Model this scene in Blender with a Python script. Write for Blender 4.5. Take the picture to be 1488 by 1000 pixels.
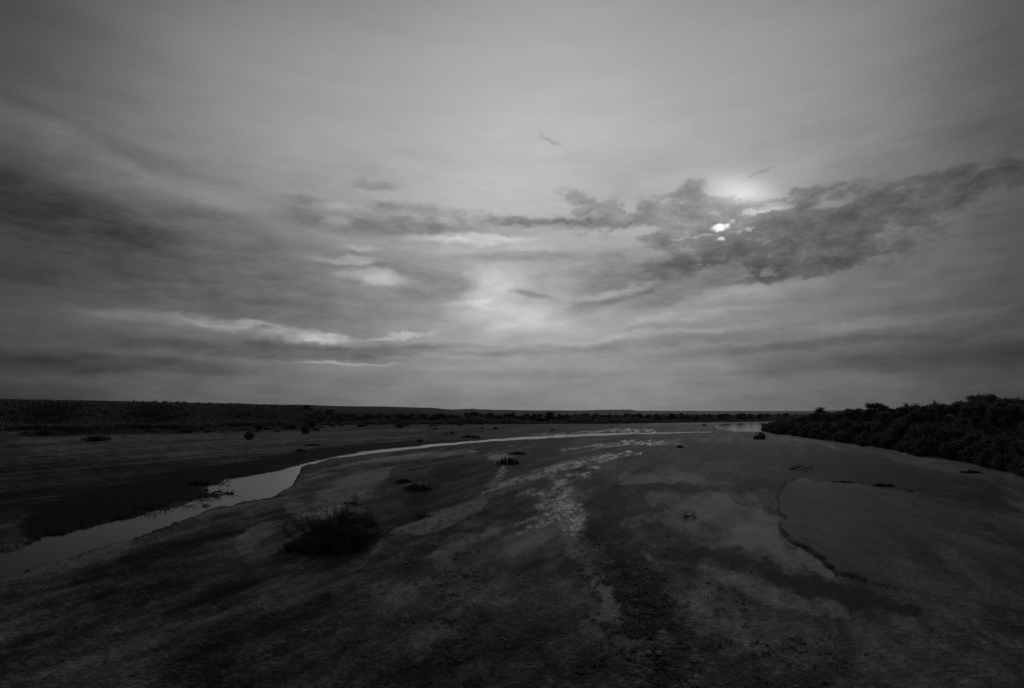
import bpy, math, random
import numpy as np
from mathutils import Vector

for o in list(bpy.data.objects):
    bpy.data.objects.remove(o)
scene = bpy.context.scene
rad = math.radians

# ------------------------------------------------------------------ camera
EYE = 7.0                      # the photographer stands on a bridge deck
FOC = 827.0                    # focal length in units of a 1488 wide frame
PITCH = math.atan(97.0 / FOC)
cam_data = bpy.data.cameras.new("camera")
cam_data.sensor_width = 36.0
cam_data.lens = FOC * 36.0 / 1488.0
cam_data.clip_start = 0.1
cam_data.clip_end = 60000.0
cam = bpy.data.objects.new("camera", cam_data)
scene.collection.objects.link(cam)
cam.location = (0, 0, EYE)
cam.rotation_euler = (rad(90) + PITCH, 0, 0)
scene.camera = cam
cp, sp = math.cos(PITCH), math.sin(PITCH)


def ray(x, y):
    """direction through a point of the 1488x1000 photograph"""
    a, b = x - 744.0, 500.0 - y
    d = np.array([a, FOC * cp - b * sp, FOC * sp + b * cp])
    return d / np.linalg.norm(d)


def azel(x, y):
    d = ray(x, y)
    return math.degrees(math.atan2(d[0], d[1])), math.degrees(math.asin(d[2]))


def ground_at(x, y, z=0.0):
    d = ray(x, y)
    t = (z - EYE) / d[2]
    return d[0] * t, d[1] * t


def to_px(X, Y, Z):
    fz = Y * cp + (Z - EYE) * sp
    uz = -Y * sp + (Z - EYE) * cp
    fz = np.where(fz < 0.01, 0.01, fz)
    return 744.0 + FOC * X / fz, 500.0 - FOC * uz / fz


# ------------------------------------------------------------------ colour management
scene.view_settings.view_transform = 'Standard'
scene.view_settings.look = 'None'
scene.view_settings.exposure = 0.0
scene.view_settings.gamma = 1.0
scene.cycles.use_denoising = True
scene.cycles.max_bounces = 3
scene.cycles.volume_bounces = 0

# ------------------------------------------------------------------ sky
SUN_AZ, SUN_EL = azel(1047, 331)
world = bpy.data.worlds.new("World")
scene.world = world
world.use_nodes = True
nt = world.node_tree
nt.nodes.clear()


def N(t, **kw):
    n = nt.nodes.new(t)
    for k, v in kw.items():
        setattr(n, k, v)
    return n


def put(sock, v):
    if hasattr(v, 'is_linked') or isinstance(v, bpy.types.NodeSocket):
        nt.links.new(v, sock)
    else:
        sock.default_value = v


def M(op, a, b=None, c=None, clamp=False):
    n = N('ShaderNodeMath', operation=op)
    n.use_clamp = clamp
    put(n.inputs[0], a)
    if b is not None:
        put(n.inputs[1], b)
    if c is not None:
        put(n.inputs[2], c)
    return n.outputs[0]


def comb(x, y, z=0.0):
    n = N('ShaderNodeCombineXYZ')
    put(n.inputs[0], x); put(n.inputs[1], y); put(n.inputs[2], z)
    return n.outputs[0]


def VM(op, a, b=None):
    n = N('ShaderNodeVectorMath', operation=op)
    put(n.inputs[0], a)
    if b is not None:
        put(n.inputs[1], b)
    return n.outputs['Value'] if op == 'LENGTH' else n.outputs[0]


def smooth(v, a, b, lo=0.0, hi=1.0):
    n = N('ShaderNodeMapRange', interpolation_type='SMOOTHSTEP')
    put(n.inputs[0], v)
    n.inputs[1].default_value = a; n.inputs[2].default_value = b
    n.inputs[3].default_value = lo; n.inputs[4].default_value = hi
    return n.outputs[0]


def noise(vec, scale, detail=5.0, rough=0.55, col=False):
    n = N('ShaderNodeTexNoise')
    put(n.inputs['Vector'], vec)
    n.inputs['Scale'].default_value = scale
    n.inputs['Detail'].default_value = detail
    n.inputs['Roughness'].default_value = rough
    return n.outputs['Color'] if col else n.outputs[0]


tc = N('ShaderNodeTexCoord')
sep = N('ShaderNodeSeparateXYZ')
nt.links.new(tc.outputs['Generated'], sep.inputs[0])
AZ = M('MULTIPLY', M('ARCTAN2', sep.outputs[0], sep.outputs[1]), 57.29578)
EL = M('MULTIPLY', M('ARCSINE', sep.outputs[2]), 57.29578)
P0 = comb(AZ, EL)
# cloud-edge warps: a broad lazy one and a fine ragged one (degrees)
w1 = VM('MULTIPLY', VM('SUBTRACT', noise(comb(M('MULTIPLY', AZ, 0.09), M('MULTIPLY', EL, 0.28), 3.0), 1.0, 3.0, 0.5, True), (0.5, 0.5, 0.5)), (9.0, 4.0, 0.0))
w2 = VM('MULTIPLY', VM('SUBTRACT', noise(comb(M('MULTIPLY', AZ, 0.5), M('MULTIPLY', EL, 0.8), 9.0), 1.0, 6.0, 0.62, True), (0.5, 0.5, 0.5)), (3.4, 2.0, 0.0))
P1 = VM('ADD', VM('ADD', P0, VM('MULTIPLY', w1, (0.6, 0.6, 0))), VM('MULTIPLY', w2, (1.1, 0.55, 0)))
P2 = VM('ADD', VM('ADD', P0, VM('MULTIPLY', w1, (0.35, 0.3, 0))), w2)


def blob(P, x, y, rx, ry, rot=0.0, hard=False):
    """soft ellipse of cloud or glow, given by photo position and radius, kept as azimuth / elevation"""
    a, e = azel(x, y)
    a1, _ = azel(x + rx, y); a0, _ = azel(x - rx, y)
    _, e1 = azel(x, y - ry); _, e0 = azel(x, y + ry)
    # chained through the running sum so the shader evaluates the blobs one after another
    dep = N('ShaderNodeVectorMath', operation='MULTIPLY_ADD')
    put(dep.inputs[0], acc); dep.inputs[1].default_value = (1e-6, 1e-6, 0); put(dep.inputs[2], P)
    m = N('ShaderNodeMapping', vector_type='TEXTURE')
    put(m.inputs['Vector'], dep.outputs[0])
    m.inputs['Location'].default_value = (a, e, 0)
    m.inputs['Rotation'].default_value = (0, 0, rad(rot))
    m.inputs['Scale'].default_value = ((a1 - a0) / 2, (e1 - e0) / 2, 1)
    L = VM('LENGTH', m.outputs[0])
    if hard:
        return smooth(L, 1.15, 0.75)
    return smooth(L, 1.35, 0.0) if rx > 400 or P == P0 else smooth(L, 1.25, 0.25)


acc = None


def add(v):
    global acc
    acc = v if acc is None else M('ADD', acc, v)


# broad brightness of the overcast (display values)
acc = M('ADD', smooth(EL, 30, 60, 0.27, 0.12), 0.0)
for (x, y, rx, ry, amp, rot) in [
    (790, 210, 760, 680, 0.37, 0), (330, 150, 260, 230, 0.06, 0), (1180, 130, 240, 220, 0.04, 0), (230, 440, 200, 60, 0.06, 0), (740, 330, 300, 200, 0.05, 0), (1070, 290, 150, 80, 0.08, 0), (740, 470, 420, 150, 0.06, 0), (800, 600, 560, 80, 0.03, 0),
    (-60, 380, 400, 240, -0.03, 0), (0, 0, 300, 150, -0.05, 12), (1540, 100, 260, 300, -0.08, 0), (1560, 520, 330, 180, -0.09, 0), (-40, 580, 260, 90, -0.07, 0), (600, 600, 300, 60, -0.03, 0),
]:
    add(M('MULTIPLY', blob(P0, x, y, rx, ry, rot), amp))
# layered stratus: its own running sum, roughened by noise where it is present
base_acc = acc
acc = M('MULTIPLY', base_acc, 1e-6)
for (x, y, rx, ry, amp, rot) in [
    (40, 300, 330, 55, -0.09, -11), (300, 345, 330, 50, -0.075, -7), (100, 400, 420, 70, -0.04, -3),
    (440, 440, 300, 42, -0.08, -2), (600, 335, 230, 22, -0.11, -1), (800, 325, 130, 12, -0.10, -2),
    (590, 380, 130, 26, -0.09, 0), (650, 415, 90, 30, -0.10, 3), (450, 292, 50, 9, -0.07, 0), (540, 268, 45, 8, -0.07, 0), (600, 303, 80, 10, -0.08, -4), (500, 300, 26, 8, 0.05, 0),
    (540, 400, 66, 11, 0.16, 0), (500, 380, 60, 6, 0.12, 4), (640, 347, 90, 7, 0.13, 0), (495, 318, 24, 8, 0.10, 0), (710, 352, 80, 6, 0.12, 0), (520, 362, 40, 5, 0.08, 0),
    (722, 425, 46, 30, 0.10, 20), (745, 462, 100, 22, 0.09, 0), (705, 398, 26, 18, 0.09, 0), (790, 480, 120, 12, 0.05, 0), (775, 432, 36, 6, -0.10, -12), (690, 443, 60, 8, 0.07, 6),
    (870, 395, 120, 48, -0.14, 4), (1000, 400, 130, 40, -0.12, 8), (860, 445, 90, 16, -0.10, 14), (960, 440, 90, 12, -0.06, 10), (760, 372, 90, 10, -0.09, 0),
    (890, 424, 50, 12, 0.13, 10), (930, 415, 40, 6, 0.05, 0), (1100, 425, 110, 16, 0.08, 0), (1000, 462, 140, 8, 0.07, 4),
    (400, 482, 120, 10, 0.12, -4), (330, 470, 90, 7, 0.08, -4), (480, 488, 50, 6, 0.14, 0), (580, 487, 56, 4.5, 0.17, 4), (210, 462, 110, 12, 0.08, 0), (380, 479, 22, 5, -0.14, 0), (440, 498, 90, 7, -0.05, 0),
    (510, 527, 80, 3.0, 0.12, 0), (620, 519, 100, 5, 0.06, 0), (430, 510, 300, 14, -0.09, 0), (600, 503, 160, 6, -0.07, 0),
    (880, 505, 300, 8, -0.07, 3), (1200, 497, 300, 10, -0.06, 3), (960, 486, 200, 5, 0.05, 3), (1250, 470, 250, 8, 0.05, 3),
    (1330, 520, 320, 18, -0.04, 2), (160, 530, 300, 18, -0.07, 0), (900, 545, 400, 8, -0.03, 0),
    (90, 220, 220, 26, 0.03, -10), (240, 255, 260, 24, 0.04, -12), (150, 205, 180, 16, -0.035, -10), (330, 275, 200, 12, -0.02, -8),
]:
    add(M('MULTIPLY', blob(P1, x, y, rx, ry, rot), amp))
t4 = noise(comb(M('MULTIPLY', AZ, 0.30), M('MULTIPLY', EL, 0.95), 7.7), 1.0, 9.0, 0.64)
S = M('MULTIPLY', acc, M('MULTIPLY_ADD', M('SUBTRACT', t4, 0.5), 2.3, 1.0))
acc = M('ADD', base_acc, S)
# broken dark cumulus round the sun: a density field, made ragged by noise and then thresholded
final_acc = acc
acc = M('MULTIPLY', final_acc, 1e-6)
for (x, y, rx, ry, amp, rot) in [
    (1010, 290, 34, 34, -0.19, 0), (1080, 360, 300, 60, -0.055, 0), (640, 318, 200, 26, -0.06, 0), (900, 300, 120, 30, -0.04, 0), (1250, 380, 130, 34, -0.05, 0), (985, 300, 60, 22, -0.11, 0), (1030, 325, 120, 36, -0.20, 0), (1120, 330, 110, 26, -0.18, 0),
    (1180, 345, 110, 34, -0.14, 0), (1215, 330, 60, 40, -0.12, 0), (1100, 375, 130, 26, -0.17, 0), (920, 318, 110, 26, -0.11, 0),
    (850, 300, 60, 20, -0.12, -30), (780, 322, 90, 8, -0.07, 0), (1340, 300, 150, 34, -0.10, 8), (1290, 325, 90, 18, -0.08, 8), (875, 335, 60, 11, -0.05, 0), (1160, 290, 60, 17, -0.10, 8), (1210, 275, 70, 15, -0.09, 0),
    (1290, 285, 90, 26, -0.11, 10), (1380, 270, 130, 30, -0.14, 8), (1460, 255, 100, 26, -0.08, 5), (1310, 320, 90, 15, -0.06, 8), (1380, 335, 120, 14, -0.05, 10),
    (1140, 400, 110, 8, -0.13, 4), (1180, 385, 50, 7, -0.06, 0), (1255, 372, 40, 6, -0.06, 4), (1105, 248, 36, 6, -0.07, 10), (800, 200, 22, 8, -0.05, -30),
    (905, 238, 18, 6, -0.05, -20), (885, 226, 18, 5, -0.04, 0), (1030, 350, 90, 9, -0.06, 0), (870, 355, 70, 8, 0.05, 0),
    (1150, 335, 24, 15, 0.17, 30), (1165, 348, 20, 8, 0.10, 0), (1205, 345, 20, 8, 0.10, 0), (930, 334, 60, 9, 0.12, 0), (970, 296, 22, 9, 0.10, 0), (870, 312, 26, 9, 0.12, 0), (1190, 303, 40, 9, 0.05, 4), (1160, 318, 16, 5, 0.05, 0), (925, 303, 26, 9, 0.08, -30),
    (1050, 397, 42, 16, 0.17, 10), (1025, 412, 34, 8, 0.07, 0), (1120, 300, 24, 6, 0.10, 0), (1100, 305, 30, 4, 0.16, 0), (1230, 312, 26, 7, 0.06, 0),
    (1265, 345, 60, 9, 0.07, 10), (835, 318, 24, 7, 0.05, 0), (1110, 395, 16, 6, 0.08, 0), (1130, 362, 12, 5, 0.08, 0), (1200, 372, 22, 5, 0.08, 0),
]:
    add(M('MULTIPLY', blob(P2, x, y, rx, ry, rot), -amp * (6.6 if amp < 0 else 8.5)))
t3 = noise(comb(M('MULTIPLY', AZ, 0.42), M('MULTIPLY', EL, 0.75), 2.2), 1.0, 9.0, 0.66)
dens = M('MULTIPLY_ADD', M('SUBTRACT', t3, 0.5), M('MULTIPLY_ADD', M('MINIMUM', M('MAXIMUM', acc, 0.0), 1.0), 4.4, 0.35), M('MINIMUM', acc, 1.1))
cov = smooth(dens, 0.15, 0.8)
thick = smooth(dens, 0.7, 1.7)
amt = M('MULTIPLY_ADD', thick, 0.07, M('MULTIPLY', cov, M('MULTIPLY_ADD', smooth(AZ, 26, 42), -0.035, 0.105)))
acc = M('SUBTRACT', final_acc, amt)
# the pale clearing over the sun, cut off sharply by the cloud top
add(M('MULTIPLY', blob(P0, 1078, 282, 60, 28, -16), 0.17))
# bright gaps where the low sun shows through
wf = VM('MULTIPLY', VM('SUBTRACT', noise(P0, 1.3, 5.0, 0.65, True), (0.5, 0.5, 0.5)), (2.0, 1.0, 0.0))
P3 = VM('ADD', P0, wf)
for (x, y, rx, ry, amp) in [(1047, 331, 13, 6.5, 0.62), (1048, 348, 9, 3.6, 0.34), (1091, 333, 9, 4, 0.22), (1064, 322, 6, 4, 0.16), (1020, 343, 24, 3, 0.13),
                            (985, 349, 14, 2.6, 0.10), (1075, 337, 7, 3, 0.12), (1110, 306, 40, 3.5, 0.10)]:
    add(M('MULTIPLY', blob(P3, x, y, rx, ry), amp))
# fine streaks: high veil above, flattened strata towards the horizon
t1 = noise(comb(M('MULTIPLY', AZ, 0.055), M('MULTIPLY', EL, 0.34), 1.7), 1.0, 7.0, 0.6)
t2 = noise(comb(M('MULTIPLY', AZ, 0.22), M('MULTIPLY', EL, 0.55), 5.2), 1.0, 7.0, 0.62)
low = smooth(EL, 34, 14)
add(M('MULTIPLY', M('MULTIPLY', M('SUBTRACT', t1, 0.5), 0.18), M('MULTIPLY_ADD', low, 0.7, 0.3)))
add(M('MULTIPLY', M('MULTIPLY', M('SUBTRACT', t2, 0.5), 0.14), low))
acc = M('MAXIMUM', M('MULTIPLY', acc, M('MULTIPLY_ADD', smooth(EL, 8, 30), 0.05, 1.01)), 0.10)
acc = M('MINIMUM', acc, 1.06)
LUM = M('POWER', acc, 2.2)
sky = N('ShaderNodeTexSky', sky_type='NISHITA')
sky.sun_disc = False
sky.sun_elevation = rad(SUN_EL)
sky.sun_rotation = rad(SUN_AZ)
sky.altitude = 100
sky.dust_density = 3.0
bw = N('ShaderNodeRGBToBW')                      # black-and-white film: every light is neutral grey
nt.links.new(sky.outputs[0], bw.inputs[0])
clear = M('MULTIPLY', M('MINIMUM', bw.outputs[0], 4.0), 0.006)
tot = M('ADD', LUM, clear)
cc = N('ShaderNodeCombineColor')
for i in range(3):
    nt.links.new(tot, cc.inputs[i])
bg = N('ShaderNodeBackground')
nt.links.new(cc.outputs[0], bg.inputs[0])
bg.inputs[1].default_value = 1.0
wo = N('ShaderNodeOutputWorld')
nt.links.new(bg.outputs[0], wo.inputs[0])
world.cycles.sampling_method = 'MANUAL'
world.cycles.sample_map_resolution = 1024

sun_data = bpy.data.lights.new("sun", 'SUN')
sun_data.energy = 0.5
sun_data.angle = rad(12)
sun_data.color = (1, 1, 1)
sun = bpy.data.objects.new("sun", sun_data)
scene.collection.objects.link(sun)
sd = Vector((math.sin(rad(SUN_AZ)) * math.cos(rad(SUN_EL)), math.cos(rad(SUN_AZ)) * math.cos(rad(SUN_EL)), math.sin(rad(SUN_EL))))
sun.rotation_euler = sd.to_track_quat('Z', 'Y').to_euler()

# ------------------------------------------------------------------ helpers
col = scene.collection


def tag(o, label=None, cat=None, group=None, kind=None):
    if label: o['label'] = label
    if cat: o['category'] = cat
    if group: o['group'] = group
    if kind: o['kind'] = kind
    return o


def mesh_from(name, V, F, mat=None, smooth_=False):
    """V (n,3) float array, F (m,k) int array of equal faces"""
    V = np.asarray(V, dtype=np.float32); F = np.asarray(F, dtype=np.int32)
    me = bpy.data.meshes.new(name)
    k = F.shape[1]
    me.vertices.add(len(V)); me.vertices.foreach_set('co', V.ravel())
    me.loops.add(F.size); me.loops.foreach_set('vertex_index', F.ravel())
    me.polygons.add(len(F))
    me.polygons.foreach_set('loop_start', np.arange(0, F.size, k, dtype=np.int32))
    me.polygons.foreach_set('loop_total', np.full(len(F), k, dtype=np.int32))
    if smooth_:
        me.polygons.foreach_set('use_smooth', np.ones(len(F), dtype=bool))
    me.update(calc_edges=True)
    if mat: me.materials.append(mat)
    return me


def link(name, me, parent=None, loc=(0, 0, 0)):
    o = bpy.data.objects.new(name, me)
    col.objects.link(o)
    o.location = loc
    if parent: o.parent = parent
    return o


def empty(name, loc, rz=0.0, s=(1, 1, 1)):
    o = bpy.data.objects.new(name, None)
    col.objects.link(o)
    o.empty_display_size = 0.3
    o.location = loc; o.rotation_euler = (0, 0, rz); o.scale = s
    return o


def hash2(ix, iy, seed):
    h = (ix.astype(np.int64) * 374761393 + iy.astype(np.int64) * 668265263 + seed * 1274126177) & 0xffffffff
    h = ((h ^ (h >> 13)) * 1103515245) & 0xffffffff
    h = ((h ^ (h >> 15)) * 2246822519) & 0xffffffff
    return ((h ^ (h >> 16)) & 0xffff) / 65535.0


def vnoise(x, y, seed=0):
    ix = np.floor(x); iy = np.floor(y)
    fx = x - ix; fy = y - iy
    fx = fx * fx * fx * (fx * (fx * 6 - 15) + 10); fy = fy * fy * fy * (fy * (fy * 6 - 15) + 10)
    a = hash2(ix, iy, seed); b = hash2(ix + 1, iy, seed); c = hash2(ix, iy + 1, seed); d = hash2(ix + 1, iy + 1, seed)
    return (a * (1 - fx) + b * fx) * (1 - fy) + (c * (1 - fx) + d * fx) * fy - 0.5


def fbm(x, y, seed=0, octs=4, gain=0.55):
    s = 0; a = 1.0; t = 0
    for i in range(octs):
        s = s + a * vnoise(x * 2.03 ** i + 17.3 * i, y * 2.03 ** i - 9.1 * i, seed + i)
        t += a; a *= gain
    return s / t * 2.0        # about -1 .. 1


def sstep(a, b, x):
    t = np.clip((x - a) / (b - a), 0, 1)
    return t * t * (3 - 2 * t)


# ------------------------------------------------------------------ where the wooded right bank starts (ground line)
BANK_PX = [(1103, 625.5), (1130, 630), (1200, 640), (1262, 647), (1330, 660), (1400, 669), (1480, 690), (1560, 716), (1700, 770), (1900, 850)]
bank_pts = [ground_at(x, y) for x, y in BANK_PX]
bank_az = np.array([math.atan2(p[0], p[1]) for p in bank_pts])
bank_r = np.array([math.hypot(*p) for p in bank_pts])
# the silhouette the trees on it make
TOP_PX = [(1103, 622), (1120, 613), (1150, 608), (1190, 597), (1280, 590), (1340, 588), (1420, 580), (1488, 576), (1560, 570), (1700, 560), (1900, 550)]
top_az = np.array([rad(azel(x, y)[0]) for x, y in TOP_PX]); top_el = np.array([rad(azel(x, y)[1]) for x, y in TOP_PX])


def right_bank(X, Y):
    """height of the terrace behind the right-hand bank line"""
    az = np.arctan2(X, Y); r = np.hypot(X, Y)
    rb = np.interp(az, bank_az, bank_r)
    sil = EYE + r * np.tan(np.interp(az, top_az, top_el))
    rise = sstep(0, 1, (r - rb) / (6 + 0.10 * rb))
    h = np.clip(sil - 4.2, 0.15, 5.5) * rise
    far = 1 - sstep(500, 900, r)
    edge = sstep(bank_az[0], bank_az[0] + 0.03, az) * (1 - sstep(1.5, 2.2, az))
    return h * edge * far


# the left-hand bluff
def left_bluff(X, Y):
    az = np.degrees(np.arctan2(X, Y)); r = np.hypot(X, Y)
    rb = 262 + 60 * sstep(-30, -18, az) + 8 * np.sin(az * 0.9)
    el = np.interp(az, [-60, -44, -41.2, -34, -24.5, -20.6, -19.5, -17], [0.5, 0.85, 1.0, 0.93, 0.75, 0.62, 0.45, 0.0])
    top = np.clip(EYE + (rb + 60) * np.tan(np.radians(el)) - 3.0, 0, 30)
    return top * sstep(0, 55, r - rb) * (1 - sstep(-19.5, -16, az)) * sstep(-120, -80, az) * (1 - sstep(900, 1300, r))


# ------------------------------------------------------------------ ground sheet
rows_px = np.concatenate([np.arange(1160, 700, -1.5), np.arange(700, 640, -1.0), np.arange(640, 601, -0.62)])
dep = np.arctan((rows_px - 500) / FOC) - PITCH
r_mid = EYE / np.tan(dep)
r_near = np.array([0.02, 1.0, 2.5, 4.0, 5.5, 7.0, 8.0, 8.8])
r_near = r_near[r_near < r_mid[0] - 0.3]
r_far = np.geomspace(r_mid[-1] * 1.03, 26000, 46)
R = np.concatenate([r_near, r_mid, r_far])
az_d = np.arange(-50, 50.001, 0.088)
az_o = np.concatenate([np.arange(51, 181, 3.0), np.arange(-179.9 + 3, -50.5, 3.0)])
AZs = np.radians(np.concatenate([az_o[az_o < 0], az_d, az_o[az_o > 0]]))
nA, nR = len(AZs), len(R)
RR, AA = np.meshgrid(R, AZs, indexing='ij')
GX, GY = RR * np.sin(AA), RR * np.cos(AA)
front = (np.abs(AA) < rad(62))
px, py = to_px(GX, np.maximum(GY, 0.02), 0.0)
px = np.where(front, px, -3000.0); py = np.clip(py, 597.2, 1600)

# flow-aligned coordinates: across (angle about the river's vanishing point) and along (log distance)
dyv = np.maximum(py - 597.0, 0.3)
across = (px - 1080.0) / (dyv + 6.0)
along = np.log(dyv + 1.0)
across_w = across * 7.0
WX = fbm(across * 2.2, along * 2.0, 11, 5, 0.6)      # edge warps
WY = fbm(across * 2.6 + 40, along * 4.5, 23, 5, 0.6)
scale_px = np.clip((py - 597) / 100.0, 0.02, 1.6)
qx = px + WX * 15 * scale_px ** 0.8 + fbm(across * 9, along * 9, 131, 4, 0.6) * 7 * scale_px ** 0.6
qy = py + WY * 8 * scale_px + fbm(across * 12, along * 16, 141, 4, 0.65) * 5 * scale_px
hx = px + fbm(px * 0.035, py * 0.09, 77, 5, 0.5) * 6 * scale_px ** 0.5
hy = py + fbm(px * 0.035, py * 0.09, 87, 5, 0.45) * 3.0 * scale_px + fbm(px * 0.13, py * 0.4, 97, 4, 0.6) * 1.2 * scale_px


def stroke(pts, soft=0.6, X=None, Y=None, asp=1.0):
    """1 inside a polyline of varying width (x, y, half width), fading out; asp squeezes it vertically"""
    X = qx if X is None else X; Y = qy if Y is None else Y
    out = np.zeros_like(X)
    wmax = max(p[2] for p in pts) * (1 + soft) * 2
    xs = [p[0] for p in pts]; ys = [p[1] for p in pts]
    m = (X > min(xs) - wmax * asp) & (X < max(xs) + wmax * asp) & (Y > min(ys) - wmax) & (Y < max(ys) + wmax)
    if not m.any(): return out
    x = X[m] / asp; y = Y[m]
    best = np.zeros_like(x)
    for (x0, y0, w0), (x1, y1, w1) in zip(pts[:-1], pts[1:]):
        x0 /= asp; x1 /= asp
        dx, dy = x1 - x0, y1 - y0
        L2 = dx * dx + dy * dy + 1e-9
        t = np.clip(((x - x0) * dx + (y - y0) * dy) / L2, 0, 1)
        d = np.hypot(x - x0 - t * dx, y - y0 - t * dy)
        w = w0 + (w1 - w0) * t
        best = np.maximum(best, 1 - sstep(1 - soft, 1 + soft, d / w))
    out[m] = best
    return out


def inside(poly, X, Y):
    out = np.zeros(X.shape, dtype=bool)
    n = len(poly)
    for i in range(n):
        x0, y0 = poly[i]; x1, y1 = poly[(i + 1) % n]
        if y0 == y1: continue
        c = ((y0 > Y) != (y1 > Y)) & (X < (x1 - x0) * (Y - y0) / (y1 - y0) + x0)
        out ^= c
    return out


def edge_fade(poly, X, Y, w):
    """signed: 1 well inside, 0 well outside, fading over w px vertically weighted"""
    d = np.full(X.shape, 1e9)
    n = len(poly)
    for i in range(n):
        x0, y0 = poly[i]; x1, y1 = poly[(i + 1) % n]
        dx, dy = x1 - x0, y1 - y0
        L2 = dx * dx + dy * dy + 1e-9
        t = np.clip(((X - x0) * dx + (Y - y0) * dy) / L2, 0, 1)
        d = np.minimum(d, np.hypot(X - x0 - t * dx, Y - y0 - t * dy))
    s = np.where(inside(poly, X, Y), d, -d)
    return sstep(-1, 1, s / w)


# --- open water of the left channel and the far river bend
CH_L = [(-60, 812), (0, 800), (60, 783), (150, 760), (230, 738), (306, 722), (292, 710), (330, 695), (400, 683), (450, 671), (520, 656.5), (640, 644.3), (740, 636),
        (820, 631), (900, 629), (960, 628.3), (1005, 627.8), (1035, 626.6), (1035, 626.9), (1005, 628.3), (960, 629.5), (900, 631), (820, 634.4), (740, 638.6), (640, 646.9), (545, 657.6), (480, 666), (440, 676), (430, 690),
        (424, 704), (395, 718), (350, 728), (290, 743), (225, 768), (140, 796), (60, 820), (-60, 856)]
CH_R = [(1038, 617.5), (1060, 615.2), (1112, 615.0), (1150, 617), (1150, 624), (1104, 626.8), (1068, 626.2), (1044, 622.5)]
SHEET = [(1146, 701), (1230, 704), (1330, 716), (1480, 748), (1560, 775), (1560, 905), (1430, 880), (1300, 856), (1214, 832), (1195, 815), (1166, 795), (1138, 772), (1135, 752), (1129, 738), (1136, 716)]
wet = edge_fade(CH_L, hx, hy, 1.4 + 3.0 * np.clip(scale_px - 0.4, 0, 1.2))
wet_soft = edge_fade(CH_L, hx, hy, 9)
wet = np.maximum(wet, edge_fade(CH_R, hx, py, 1.0))
sheet = edge_fade(SHEET, hx, hy, 2.5) * (1 - 0.6 * sstep(1270, 1480, px + 0.9 * (py - 740)))

# --- central braids: shallow films of water between pebbles
brd = np.zeros_like(px)
for pts in [
    [(930, 659, 2), (905, 662, 4), (870, 668, 8), (835, 674, 6), (805, 684, 9), (780, 690, 9), (745, 699, 4), (715, 711, 9), (700, 722, 5)],
    [(805, 690, 7), (822, 705, 12), (812, 722, 18), (800, 738, 20), (778, 748, 7), (745, 762, 2.5)],
    [(800, 740, 15), (822, 746, 14), (800, 752, 12), (770, 765, 6), (752, 775, 3)],
    [(795, 722, 9), (770, 716, 5), (752, 722, 2)],
    [(735, 668, 10), (715, 664, 8)], [(725, 682, 5), (716, 700, 8)],
    [(820, 654, 4), (850, 649.5, 5), (885, 648, 3.5), (940, 645, 3), (1000, 641, 3), (1040, 638, 2)],
    [(905, 641.5, 2.5), (930, 643, 3.5), (955, 642, 2)],
    [(975, 646, 2), (1020, 642.5, 3), (1065, 636.5, 3)],
    [(775, 632, 1.3), (850, 628.5, 1.8), (905, 625, 3), (950, 626, 3)],
    [(855, 681, 3), (870, 682, 3)], [(830, 690, 4), (860, 691, 3)],
    [(840, 745, 9), (835, 762, 17), (812, 762, 13)],
    [(430, 700, 3), (520, 672, 3.5), (600, 662, 3.2), (690, 655, 2.5)],
]:
    brd = np.maximum(brd, stroke(pts, 0.55))
strk = fbm(across * 9, along * 12, 5, 4, 0.65)
strk2 = fbm(px * 0.16, py * 0.34, 15, 4, 0.7)
brd_damp = 1 - 0.75 * sstep(930, 1020, px)
strk3 = fbm(px * 0.42, py * 0.95, 25, 3, 0.7)
braid = brd * sstep(-0.70, 0.65, strk * 0.7 + strk2 * 0.7 + strk3 * 0.45 + (brd - 0.8) * 0.8) * brd_damp

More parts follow.
